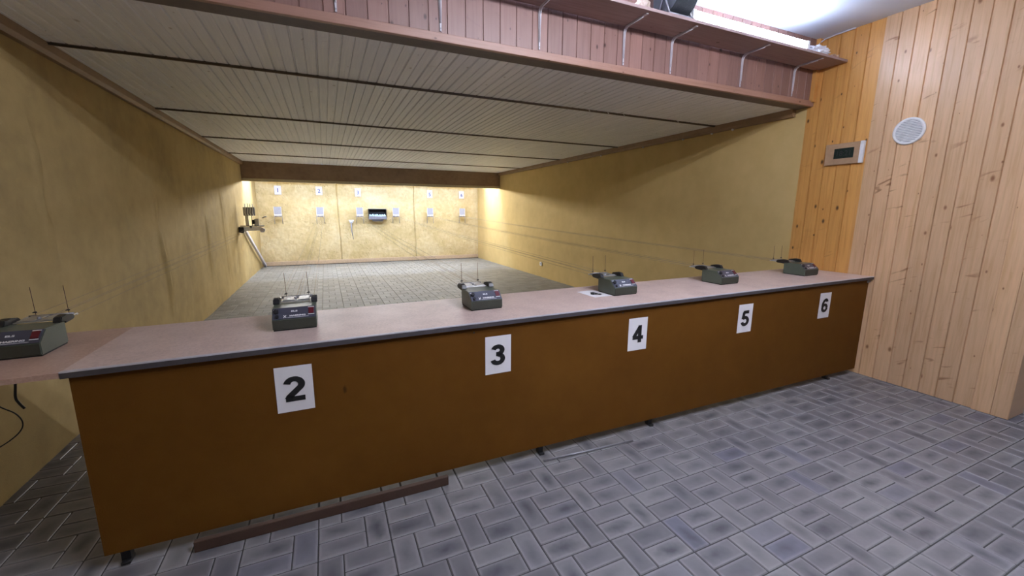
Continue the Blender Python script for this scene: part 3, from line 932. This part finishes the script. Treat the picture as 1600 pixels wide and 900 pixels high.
# ================================================================== RIGHT WALL ITEMS
t = thing('wall_clock', 'tan digital wall clock with dark display on the orange pine boards', 'clock', (XR-.005, .350, 1.955))
bm = bmesh.new(); box(bm, -.026, -.002, -.150, .150, -.092, .092, 0, .004)
link('clock_body', bm, TAN, t)
bm = bmesh.new(); box(bm, -.031, -.004, -.152, -.122, -.093, .093, 0, .003)
tag(link('side_strip', bm, WHITEP, t), 'silver white side strip')
bm = bmesh.new(); box(bm, -.029, -.004, .136, .152, -.093, .093, 0, .003)
link('side_strip', bm, TAN, t)
bm = bmesh.new(); box(bm, -.0285, -.020, -.078, .078, -.040, .048, 0, .001)
lc = link('display', bm, LCD, t)
bm = bmesh.new()
Md = Matrix.Translation((-.0288, .0, .004)) @ Matrix.Rotation(-math.pi/2, 4, 'Z') @ Matrix.Rotation(math.pi/2, 4, 'X')
text_bm(bm, '18:21', .045, Md, .0, 0, .9)
link('digits', bm, LCDSEG, lc)
t = thing('air_vent', 'round white louvred air vent on the pale pine wall', 'vent', (XR-.015, -.088, 2.076))
bm = bmesh.new()
for a0 in range(48):
    pass
ring = [(.104, -.0), (.104, -.008), (.098, -.014), (.088, -.014), (.084, -.008), (.084, 0)]
vv = []
for i in range(48):
    a = 2*math.pi*i/48
    vv.append([bm.verts.new((q, r*math.cos(a), r*math.sin(a))) for r, q in ring])
for i in range(48):
    A, B = vv[i], vv[(i+1) % 48]
    for j in range(len(ring)-1): bm.faces.new((A[j], B[j], B[j+1], A[j+1])).smooth = True
link('vent_ring', bm, WHITEP, t)
bm = bmesh.new(); cyl(bm, (-.003, 0, 0), (1, 0, 0), .085, .002, 40)
link('back_disc', bm, plain('vent_shadow_mesh', (.35, .36, .42), .8), t)
bm = bmesh.new()
for i in range(13):
    z = -.075+i*.0125
    hw = math.sqrt(.086**2-z*z)
    V = [bm.verts.new(p) for p in ((-.004, -hw, z+.007), (-.004, hw, z+.007), (-.012, hw, z-.002), (-.012, -hw, z-.002), (-.0105, -hw, z-.0035), (-.0105, hw, z-.0035), (-.0025, hw, z+.0055), (-.0025, -hw, z+.0055))]
    for f in ((0, 1, 2, 3), (3, 2, 5, 4), (4, 5, 6, 7), (7, 6, 1, 0)): bm.faces.new([V[i2] for i2 in f])
link('louvres', bm, WHITEP, t)

# ---- cables under the flap
def smooth(pts, n=6):
    out = []
    P = [Vector(p) for p in pts]
    for i in range(len(P)-1):
        p0, p1, p2, p3 = P[max(i-1, 0)], P[i], P[i+1], P[min(i+2, len(P)-1)]
        for k in range(n):
            t = k/n
            out.append(.5*((2*p1)+(p2-p0)*t+(2*p0-5*p1+4*p2-p3)*t*t+(3*p1-p0-3*p2+p3)*t**3))
    return out+[P[-1]]
bm = bmesh.new(); tube(bm, smooth([(.350, .3, .818), (.350, .3, .74), (.341, .3, .673), (.347, .3, .645), (.360, .3, .618)]), .0045, 8)
tag(link('hanging_cable', bm, BLACKP), 'short black cable hanging under the brown counter flap', 'cable')
bm = bmesh.new(); tube(bm, smooth([(.20, .3, .815), (.22, .3, .72), (.290, .30, .64), (.330, .3, .602), (.345, .3, .56), (.33, .3, .52), (.27, .32, .47), (.18, .35, .42), (.10, .4, .40)]), .0025, 8)
tag(link('curled_wire', bm, BLACKP), 'thin curled dark wire hanging by the left wall below the flap', 'wire')

# ================================================================== LAMPS OUT OF DIRECT VIEW, ADDED RANGE FILL
for i, (x0, x1) in enumerate(((.25, 1.70), (2.20, 3.65), (4.15, 5.60))):
    t = thing('range_lamp', ['tube lamp behind the far beam near the left wall', 'tube lamp behind the far beam in the middle', 'tube lamp behind the far beam near the right wall'][i], 'lamp')
    bm = bmesh.new(); box(bm, x0-.02, x1+.02, 8.60, 8.66, ZR-.05, ZR-.001, 0, .003)
    link('lamp_housing', bm, WHITEP, t)
    bm = bmesh.new(); tube(bm, [(x0, 8.63, ZR-.16), (x1, 8.63, ZR-.16)], .018, 12)
    link('fluorescent_tube', bm, TUBER, t)
    for xa in (x0, x1):
        bm = bmesh.new(); box(bm, xa-.015, xa+.015, 8.605, 8.655, ZR-.19, ZR-.045, 0, .003)
        link('end_holder', bm, WHITEP, t)
for i, (x0, x1) in enumerate(((.35, 1.85), (2.15, 3.70), (4.0, 5.5))):  # unseen fill strips added behind the beam to brighten the middle of the range
    t = thing('added_range_fill', ['added unseen fill light above the backstop near the left wall', 'added unseen fill light above the backstop in the middle', 'added unseen fill light above the backstop near the right wall'][i], 'lamp')
    bm = bmesh.new(); prism(bm, [(9.72, 2.145), (9.80, 2.14), (9.84, 2.26), (9.70, 2.26)], x0, x1, 0)
    box(bm, x0+.1, x0+.13, 9.75, 9.78, 2.255, ZR+.002); box(bm, x1-.13, x1-.1, 9.75, 9.78, 2.255, ZR+.002)
    link('lamp_housing', bm, BLACKP, t)
    bm = bmesh.new()
    bm.faces.new([bm.verts.new(v) for v in ((x0+.02, 9.711, 2.150), (x1-.02, 9.711, 2.150), (x1-.02, 9.694, 2.250), (x0+.02, 9.694, 2.250))])
    link('fill_panel', bm, FILL, t)
for y, lab in ((-1.25, 'tube lamp on the room ceiling nearest the counter'), (-2.0, 'tube lamp on the room ceiling farther from the counter')):
    t = thing('ceiling_lamp', lab, 'lamp')
    bm = bmesh.new(); box(bm, 2.4, 4.2, y-.06, y+.06, ZC-.05, ZC-.001, 0, .004)
    link('lamp_housing', bm, WHITEP, t)
    bm = bmesh.new(); tube(bm, [(2.42, y, ZC-.075), (4.18, y, ZC-.075)], .022, 12)
    link('fluorescent_tube', bm, TUBE3, t)
    for xa in (2.42, 4.18):
        bm = bmesh.new(); box(bm, xa-.015, xa+.015, y-.03, y+.03, ZC-.105, ZC-.045, 0, .003)
        link('end_holder', bm, WHITEP, t)
